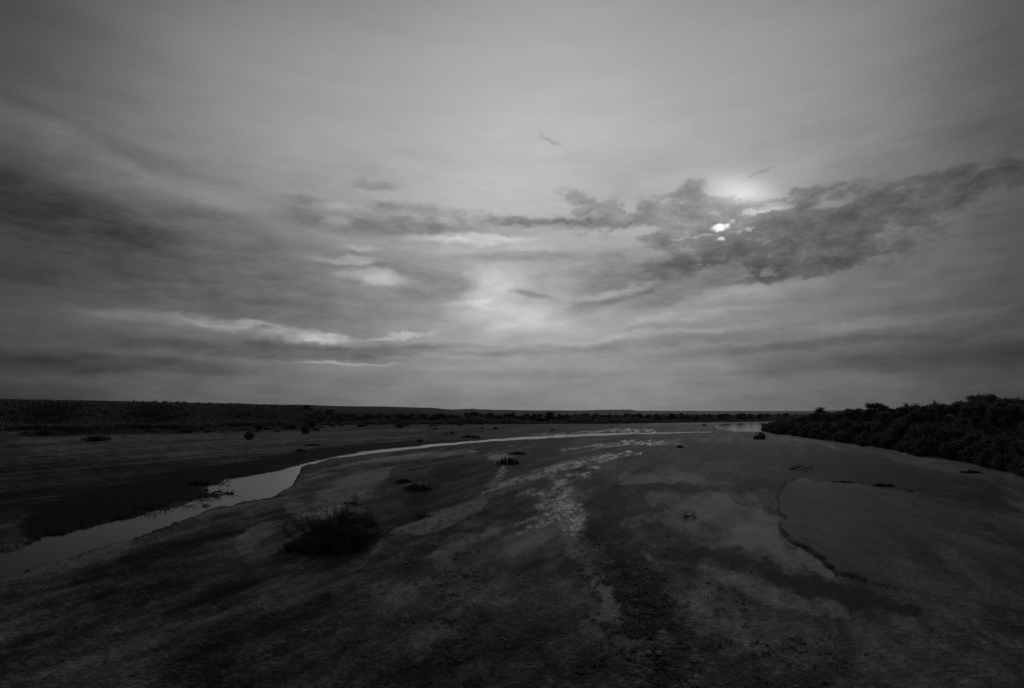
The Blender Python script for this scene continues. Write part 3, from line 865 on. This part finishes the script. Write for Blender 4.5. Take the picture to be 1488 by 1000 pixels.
low = [low_mat(100 + i) for i in range(4)]
mid = [proto_bush(2.0, 1.6, 1500, 0.11, 50, 200 + i, wisp=0.35, squash=0.5) for i in range(4)]
SPOTS = [
    (738, 674.5, 32, 8, 'low', 'compact black low bush in the middle of the riverbed beside pale wet gravel'),
    (607, 711.5, 36, 9, 'low', 'flat dark mat of low scrub on the silt between the big willow and the centre'),
    (586, 701, 24, 5, 'low', 'thin wispy scrub patch just behind the flat dark mat of low scrub'),
    (752, 660, 28, 3.4, 'low', 'narrow low scrub strip just behind the compact black bush'),
    (1105, 638, 19, 8, 'low', 'rounded dark shrub standing alone in front of the far river bend'),
    (683, 636, 26, 3.6, 'low', 'thin dark scrub strip just above the far end of the bright left channel'),
    (657, 630.5, 8, 4, 'mid', 'tiny dark bush beyond the thin scrub strip above the bright channel'),
    (649, 631.5, 6, 2.6, 'mid', 'tiniest dark tuft left of the tiny bush beyond the bright channel'),
    (609, 642, 12, 3, 'low', 'small low tuft on the far bank where the left channel narrows'),
    (457, 649.5, 24, 3.5, 'low', 'low dark scrub strip on the left plain, farther of a pair'),
    (437, 658.5, 18, 3, 'low', 'low dark scrub strip on the left plain, nearer of a pair'),
    (988, 650.5, 11, 3.4, 'low', 'small dark tuft among the pale wet streaks right of centre'),
    (1023, 618.5, 6, 2.6, 'mid', 'small dark tuft just left of the far river bend'),
    (803, 626, 8, 2.6, 'mid', 'small dark tuft between the tree belt and the left channel, right one of two'),
    (720, 624, 8, 4, 'mid', 'small dark bush between the tree belt and the left channel, left one of two'),
    (362, 639, 18, 13, 'mid', 'tall dark bush standing alone on the left plain'),
    (444, 631, 17, 15, 'mid', 'dark bush below the end of the left bluff, lower of a close pair'),
    (451, 622, 20, 15, 'mid', 'dark bush below the end of the left bluff, upper of a close pair'),
    (376, 625, 14, 11, 'mid', 'dark bush behind and right of the lone tall bush on the left plain'),
    (533, 618.5, 7, 8, 'mid', 'small upright dark bush on the pale strip of the left plain'),
    (581, 621, 18, 5, 'mid', 'wide flat dark bush at the right end of the left plain'),
    (420, 624, 30, 9, 'mid', 'broad dark bush left of the close pair below the bluff'),
    (270, 629, 26, 7, 'mid', 'broad low dark bush at the foot of the wooded bluff, rightmost of three'),
    (140, 641, 44, 8, 'mid', 'broad low dark bush at the foot of the wooded bluff, middle of three'),
    (65, 632, 30, 7, 'mid', 'broad low dark bush at the foot of the wooded bluff, leftmost of three'),
    (1284, 706, 26, 4, 'low', 'dark low scrub clump on the sand behind the smooth grey flat, right of the others'),
    (1225, 701, 30, 2.4, 'low', 'flat scrub patch behind the smooth grey flat, middle of three'),
    (1322, 716, 22, 2.6, 'low', 'flat scrub patch nearest to the right edge of the smooth grey flat'),
    (1253, 648, 20, 8, 'mid', 'dark bush jutting out from the foot of the right wooded bank'),
    (1335, 663, 22, 9, 'mid', 'dark bush at the right bank where its foot steps forward'),
    (1410, 687, 26, 4, 'low', 'faint low scrub on the sand below the right wooded bank'),
    (290, 706, 30, 8, 'low', 'low dark scrub at the left channel inlet beside the driftwood'),
]
for i, (x, y, wp, hp, kd, lab) in enumerate(SPOTS):
    X, Y = ground_at(x, y)
    dpt = Y * cp - EYE * sp
    tr, fo = (low if kd == 'low' else mid)[i % 4]
    bw_, bh_ = (2.0, 0.5) if kd == 'low' else (2.0, 1.6)
    W = wp / FOC * dpt; Hh = hp / FOC * dpt
    r = plant("low_shrub" if kd == 'low' else "bush", tr, fo, "branches", "foliage", (X, Y, z_at(X, Y) - 0.02), (i * 1.1) % 0.5 - 0.2, (W / bw_, W / bw_ * 0.9, Hh / bh_ * (1.25 if kd == 'low' else 1.0)))
    tag(r, lab, "shrub")

# --- tree belt across the far side (individual trees)
TREES = [proto_tree(5.0, 5.2, 1100, 0.36, 300 + i) for i in range(5)]
CONES = [proto_tree(6.0, 3.2, 1000, 0.28, 340 + i, True) for i in range(2)]
NEAR = [proto_tree(5.5, 5.0, 3600, 0.21, 360 + i) for i in range(4)]
SHR = [proto_bush(3.4, 2.4, 2600, 0.15, 60, 400 + i, wisp=0.35, squash=0.5) for i in range(5)]
pr = random.Random(5)
base_line = lambda x: float(np.interp(x, [380, 430, 520, 700, 900, 1040, 1160], [617, 616.5, 615.5, 615, 614, 612, 610.0]))
x = 448.0
k = 0
while x < 1150:
    for row in range(2):
        xx = x + pr.uniform(-3, 3)
        yb = base_line(xx) - row * 2.3 + pr.uniform(-0.8, 0.5)
        X, Y = ground_at(xx, yb)
        hpx = (yb - 601.5) * pr.uniform(0.7, 1.08) + (2 if pr.random() < 0.06 else 0)
        dpt = Y * cp
        Hh = hpx / FOC * dpt
        tr, fo = TREES[k % 5]
        s = Hh / 5.0
        r = plant("tree", tr, fo, "trunk", "crown", (X, Y, z_at(X, Y)), pr.uniform(0, 6.28), (s * pr.uniform(1.1, 1.7), s * 1.2, s))
        tag(r, "small dark tree in the belt of trees crossing the far side of the riverbed", "tree", "trees of the far belt")
        k += 1
    x += pr.uniform(8.5, 14.5)
# scrub dots on the plain in front of the belt
for i in range(46):
    xx = pr.uniform(20, 760); yb = np.interp(xx, [0, 760], [628, 618]) + pr.uniform(-6, 5)
    X, Y = ground_at(xx, yb); dpt = Y * cp
    wp = pr.uniform(5, 16); hp = pr.uniform(2, 4.5)
    tr, fo = mid[i % 4]
    r = plant("bush", tr, fo, "branches", "foliage", (X, Y, z_at(X, Y)), pr.uniform(0, 6.28), (wp / FOC * dpt / 2.0,) * 2 + (hp / FOC * dpt / 1.6,))
    tag(r, "small low dark bush scattered on the plain between the left channel and the far wood", "bush", "small bushes scattered on the left plain")

# --- trees along the crest of the left bluff
def crest_pos(xpx, extra):
    a = rad(azel(xpx, 590)[0]); azd = math.degrees(a)
    rb = 262 + 60 * float(sstep(-30, -18, np.array(azd))) + 8 * math.sin(azd * 0.9)
    r = rb + extra
    return r * math.sin(a), r * math.cos(a), r
SIL_L = lambda x: float(np.interp(x, [-200, 15, 50, 120, 180, 230, 300, 420, 432, 470], [585, 583.5, 581.5, 582.5, 583, 583, 585, 589, 590, 594]))
x = -70.0; k = 0
while x < 440:
    for row, ex in enumerate((62, 22)):
        xx = x + pr.uniform(-4, 4)
        X, Y, r = crest_pos(xx, ex + pr.uniform(-6, 6))
        zg = z_at(X, Y)
        el = rad(azel(xx, SIL_L(xx))[1])
        top = EYE + r * math.tan(el)
        Hh = max(2.2, (top - zg)) * pr.uniform(0.90, 1.04) if row == 0 else pr.uniform(2.6, 3.6)
        Hh = min(Hh, 7.0)
        tr, fo = TREES[k % 5]; s = Hh / 5.0
        rt = plant("tree", tr, fo, "trunk", "crown", (X, Y, zg), pr.uniform(0, 6.28), (s * 1.15, s * 1.1, s))
        tag(rt, "dark tree in the dense wood covering the long bluff on the left", "tree", "trees covering the left bluff")
        k += 1
    x += 11.0
for xx, yt, lab in [(66, 579.5, "small tree poking above the skyline of the left bluff near its left end"),
                    (193, 580.5, "small tree poking above the skyline of the left bluff near its middle")]:
    X, Y, r = crest_pos(xx, 60); zg = z_at(X, Y); Hh = EYE + r * math.tan(rad(azel(xx, yt)[1])) - zg
    tr, fo = CONES[0]
    tag(plant("tree", tr, fo, "trunk", "crown", (X, Y, zg), 0.4, (0.35, 0.35, Hh / 6.0)), lab, "tree")

# --- the wooded bank on the right
def bank_pos(xpx, back):
    a = rad(azel(xpx, 600)[0])
    rb = float(np.interp(a, bank_az, bank_r)); r = rb + back
    return r * math.sin(a), r * math.cos(a), r, a
k = 0
x = 1112.0
while x < 1640:
    a = rad(azel(x, 600)[0]); rb = float(np.interp(a, bank_az, bank_r))
    for row, fr in enumerate((0.02, 0.09, 0.18, 0.30, 0.45)):
        xx = x + pr.uniform(-5, 5)
        X, Y, r, aa = bank_pos(xx, rb * fr * pr.uniform(0.8, 1.2))
        zg = z_at(X, Y)
        sil = EYE + r * math.tan(float(np.interp(aa, top_az, top_el)))
        room = sil - zg
        if row < 2:
            Hh = min(room * 0.95, pr.uniform(1.6, 2.9)) if xx > 1150 else max(0.6, room * 0.85)
            tr, fo = SHR[k % 5]; s = Hh / 2.4
            rt = plant("bush", tr, fo, "branches", "foliage", (X, Y, zg - 0.05), pr.uniform(0, 6.28), (s * 1.35, s * 1.35, s))
            tag(rt, "dark bush in the unbroken thicket along the foot of the right wooded bank", "bush", "bushes along the foot of the right bank")
        else:
            Hh = max(1.2, room * pr.uniform(0.72, 1.0)) if row >= 3 else max(1.0, min(room * 0.9, pr.uniform(2.8, 4.2)))
            tr, fo = NEAR[k % 4]; s = Hh / 5.5
            rt = plant("tree", tr, fo, "trunk", "crown", (X, Y, zg - 0.1), pr.uniform(0, 6.28), (s * 1.25, s * 1.25, s))
            tag(rt, "dark tree in the dense wood on the right bank, its crown merging with its neighbours", "tree", "trees massed on the right bank")
        k += 1
    x += np.interp(x, [1110, 1200, 1400, 1640], [9, 14, 22, 34])
for xx, yt, ws, lab, kd in [
    (1190, 592.5, 26, "pointed dark tree standing above the left end of the right wooded bank", 1),
    (1278, 586, 34, "tall tree clump with a knobbly top above the middle of the right wooded bank", 0),
    (1320, 586.5, 12, "small tree top just right of the knobbly clump on the right bank skyline", 1),
    (1362, 583.5, 12, "small tree top on the right bank skyline, halfway to the tall group", 1),
    (1425, 574.5, 30, "left tree of the tall group on the skyline near the right edge", 0),
    (1445, 574, 36, "right tree of the tall group on the skyline near the right edge", 0)]:
    a = rad(azel(xx, 600)[0]); rb = float(np.interp(a, bank_az, bank_r))
    X, Y, r, aa = bank_pos(xx, rb * 0.36); zg = z_at(X, Y)
    Hh = EYE + r * math.tan(rad(azel(xx, yt)[1])) - zg
    W = ws / FOC * r * 0.92
    tr, fo = (CONES[0] if kd else NEAR[k % 4]); bh, bw_ = (6.0, 3.2) if kd else (5.5, 5.0); k += 1
    tag(plant("tree", tr, fo, "trunk", "crown", (X, Y, zg - 0.1), pr.uniform(0, 6), (W / bw_, W / bw_, Hh / bh)), lab, "tree")

# --- undergrowth: the leafy mass between the trees on both banks (nobody could count it)
def undergrowth(name, pts, size, lab):
    rgg = np.random.default_rng(31)
    v_, f_ = leaves(pts, size, rgg)
    tag(link(name, mesh_from(name, v_, f_, fm)), lab, "undergrowth", kind='stuff')
rgg = np.random.default_rng(77)
n = 60000
a = rgg.uniform(bank_az[0] + 0.004, rad(56), n); rb = np.interp(a, bank_az, bank_r)
r = rb * (1.0 + rgg.uniform(0, 1, n) ** 1.3 * 0.6)
X = r * np.sin(a); Y = r * np.cos(a)
zz = right_bank(X, Y); sil = EYE + r * np.tan(np.interp(a, top_az, top_el))
z = zz + rgg.uniform(0, 1, n) * np.clip(sil - zz, 0.2, 1.6) * (0.5 + 0.5 * fbm(X * 0.4, Y * 0.4, 8, 3))
undergrowth("undergrowth", np.stack([X, Y, z], -1), 0.24, "dark leafy thicket filling the slope between the trees of the right bank")
n = 80000
a = np.radians(rgg.uniform(-48, -18.5, n)); azd = np.degrees(a)
rb = 262 + 60 * sstep(-30, -18, azd) + 8 * np.sin(azd * 0.9)
r = rb + rgg.uniform(-2, 75, n); X = r * np.sin(a); Y = r * np.cos(a)
z = left_bluff(X, Y) + rgg.uniform(0, 1, n) * 2.3 * (0.9 + 0.12 * fbm(X * 0.1, Y * 0.1, 8, 3))
undergrowth("undergrowth", np.stack([X, Y, z], -1), 0.6, "dark leafy scrub filling the slope between the trees of the left bluff")
n = 60000
xx = rgg.uniform(330, 1170, n); az_ = np.arctan((xx - 744) / FOC)
yb = np.interp(xx, [330, 430, 520, 700, 900, 1040, 1170], [617, 616.5, 615.5, 615, 614, 612, 610.0]) - rgg.uniform(-0.3, 1, n) ** 1 * 5.5
dyy = np.tan(np.arctan((yb - 500) / FOC) - PITCH)
Y = EYE / dyy; X = Y * (xx - 744) / FOC * (1 / cp)
hgt = 3.6 * sstep(-0.5, 0.6, fbm(X * 0.05, Y * 0.02, 18, 4)) + 0.6
undergrowth("undergrowth", np.stack([X, Y, rgg.uniform(0, 1, n) * hgt], -1), 0.85, "dark scrub filling the gaps in the tree belt across the far side")

# --- driftwood by the left channel and on the flats
def drift(x, y, L, seed, n=5):
    rg_ = np.random.default_rng(seed)
    X, Y = ground_at(x, y); lines = []
    m = 6
    main = np.stack([np.linspace(-L / 2, L / 2, m), rg_.normal(size=m) * 0.06 * L, 0.05 + np.abs(rg_.normal(size=m)) * 0.05 * L], -1)
    lines.append((main, np.linspace(0.07, 0.025, m) * (0.6 + L * 0.25)))
    for i in range(n):
        b = main[rg_.integers(1, m - 1)]
        e = b + np.array([rg_.normal() * 0.3 * L, rg_.normal() * 0.12 * L, rg_.uniform(0.05, 0.28) * L])
        lines.append((np.stack([b, (b + e) / 2 + rg_.normal(size=3) * 0.04, e]), np.array([0.035, 0.022, 0.01])))
    v_, f_ = tubes(lines, 6)
    o = link("driftwood", mesh_from("driftwood", v_, f_, wdm, True), loc=(X, Y, max(z_at(X, Y), WATER_Z) - 0.03))
    o.rotation_euler = (0, 0, rg_.uniform(-0.4, 0.4))
    return o
DW = [(325, 715, 1.9, "twiggy driftwood at the tip of the snag cluster in the left channel, rightmost piece"),
      (312, 718, 1.8, "branched driftwood in the middle of the snag cluster in the left channel"),
      (297, 721, 1.7, "dark driftwood at the root of the snag cluster, touching the left channel bank"),
      (299, 733, 0.6, "small stub of driftwood alone in the water below the snag cluster"),
      (262, 729, 2.0, "driftwood strewn along the left bank just left of the snag cluster"),
      (238, 734, 1.4, "short driftwood farther down the left bank, between two longer pieces"),
      (212, 739, 1.8, "driftwood on the left bank edge, lowest and leftmost of the row"),
      (322, 701, 1.6, "driftwood on the bank above the widest pool of the left channel"),
      (1004, 753, 0.9, "short dark snag ending a groove on the pale flat right of centre"),
      (1165, 682, 2.6, "dark flat snag on the sand behind the smooth grey flat"),
      (618, 751, 1.0, "short dark log at the far end of the pale sand tongue beside the big willow"),
      (512, 733, 1.4, "upright twiggy snag just behind the big willow")]
for i, (x_, y_, L, lab) in enumerate(DW):
    tag(drift(x_, y_, L, 600 + i, 9), lab, "driftwood")

# --- stones
def stone_mesh(seed):
    rg_ = np.random.default_rng(seed)
    u = np.linspace(0, np.pi, 9); w = np.linspace(0, 2 * np.pi, 15)[:-1]
    U, W = np.meshgrid(u, w, indexing='ij')
    P = np.stack([np.sin(U) * np.cos(W), np.sin(U) * np.sin(W), np.cos(U)], -1)
    k1, k2, k3 = rg_.normal(size=(3, 3)) * 1.6
    rr_ = 1 + 0.12 * np.sin(P @ k1 + 1) + 0.10 * np.sin(P @ k2 * 1.7) + 0.06 * np.sin(P @ k3 * 3)
    P = P * rr_[..., None] * np.array([1, rg_.uniform(0.65, 0.9), rg_.uniform(0.5, 0.7)])
    I = np.arange(9 * 14).reshape(9, 14); J = np.roll(I, -1, 1)
    return P.reshape(-1, 3), np.stack([I[:-1], I[1:], J[1:], J[:-1]], -1).reshape(-1, 4)
STN = [mesh_from("stone", *stone_mesh(50 + i), sm, True) for i in range(5)]
ST = [(945, 979, 5.5, "palest rounded stone at the very bottom right of centre"), (943, 949, 4, "pale stone above the palest rounded stone, left of a pair"),
      (957, 949, 4, "pale stone above the palest rounded stone, right of a pair"), (975, 973, 4, "pale stone right of the palest rounded stone at the bottom"),
      (527, 752, 3.6, "light stone on the sand just behind the right shoulder of the big willow"), (721, 684, 2.6, "light stone between the compact black bush and the centre wash"),
      (618, 729, 2, "small light stone on the dark silt, above the short dark log"), (1172, 686, 2.2, "small light stone beside the flat snag behind the smooth grey flat"),
      (900, 837, 3, "small stone among the dark tufts, higher of two"), (877, 843, 3, "small stone at the left edge of the dark tufts"), (922, 873, 2.6, "small stone among the dark tufts, lower of two"),
      (444, 812, 2.5, "small light stone in front of the left skirt of the big willow"), (437, 828, 3.5, "flat light stone below the small one in front of the big willow"),
      (589, 818, 2.2, "small light stone right of and below the big willow"), (1420, 751, 2, "small light stone near the right edge, left one of two"), (1441, 752, 2, "small light stone near the right edge, right one of two")]
for i, (x_, y_, rp, lab) in enumerate(ST):
    X, Y = ground_at(x_, y_); dpt = Y * cp; s = rp / FOC * dpt
    o = link("stone", STN[i % 5], loc=(X, Y, z_at(X, Y) + 0.25 * s)); o.scale = (s, s, s); o.rotation_euler = (0, 0, i * 1.3)
    tag(o, lab, "stone")

# --- pebbles and tufts (stuff)
rgp = np.random.default_rng(91)
cand = rgp.uniform(0, 1, (90000, 2)); cx = 200 + cand[:, 0] * 1100; cy = 650 + cand[:, 1] ** 0.8 * 430
w_ = np.zeros(len(cx))
for (x0, y0, x1, y1, sg, amp) in [(875, 800, 950, 930, 32, 0.75), (950, 930, 975, 1000, 30, 0.4), (560, 780, 620, 880, 70, 0.07), (800, 700, 830, 780, 40, 0.3), (640, 800, 820, 930, 90, 0.10), (1000, 840, 1180, 960, 60, 0.06), (590, 720, 620, 740, 30, 0.3)]:
    dx, dy = x1 - x0, y1 - y0
    tt = np.clip(((cx - x0) * dx + (cy - y0) * dy) / (dx * dx + dy * dy), 0, 1)
    d = np.hypot(cx - x0 - tt * dx, cy - y0 - tt * dy)
    w_ = np.maximum(w_, amp * np.exp(-(d / sg) ** 2))
w_ *= sstep(-0.15, 0.35, fbm(cx * 0.05, cy * 0.09, 71, 4))
keep = rgp.uniform(0, 1, len(cx)) < w_
cx, cy = cx[keep], cy[keep]
print('scatter', len(cx))
sv, sf = stone_mesh(99)
# low octahedral pebble
ov = np.array([[1, 0, 0], [0, .8, 0], [-1, 0, 0], [0, -.8, 0], [0, 0, .6], [0.1, 0, -.4]], float)
of = np.array([[0, 1, 4], [1, 2, 4], [2, 3, 4], [3, 0, 4], [1, 0, 5], [2, 1, 5], [3, 2, 5], [0, 3, 5]])
PV, PF = [], []; TP = []
off = 0
for i in range(len(cx)):
    X, Y = ground_at(cx[i], cy[i]); zg = z_at(X, Y)
    if zg < -0.2: continue
    if i % 3 == 0:
        s = 0.025 + 0.055 * pr.random() ** 3; a = pr.uniform(0, 6.28); c_, s_ = math.cos(a), math.sin(a)
        q = ov * s * np.array([1, 1, pr.uniform(0.7, 1.2)])
        q = np.stack([q[:, 0] * c_ - q[:, 1] * s_, q[:, 0] * s_ + q[:, 1] * c_, q[:, 2]], -1) + np.array([X, Y, zg + 0.2 * s])
        PV.append(q); PF.append(of + off); off += 6
    elif cx[i] > 840 or cx[i] < 700:
        TP.append((X, Y, zg, 0.05 + 0.15 * pr.random() ** 2))
tag(link("pebbles", mesh_from("pebbles", np.concatenate(PV), np.concatenate(PF), sm)), "loose grey pebbles scattered over the foreground of the riverbed", "pebbles", kind='stuff')
TP = np.array(TP)
m = 16
cen = np.repeat(TP[:, :3], m, 0); rd_ = np.repeat(TP[:, 3], m)[:, None]
g = rgp.normal(size=(len(cen), 3)) * np.array([0.9, 0.9, 0.35]) * rd_; g[:, 2] = np.abs(g[:, 2])
rl = np.random.default_rng(2)
v_, f_ = leaves(cen + g, 0.05, rl, flat=0.3)
tag(link("low_plants", mesh_from("low_plants", v_, f_, fm)), "small dark low plants growing in patches over the damp foreground gravel", "plants", kind='stuff')
print("objects", len(bpy.data.objects), "scene built")
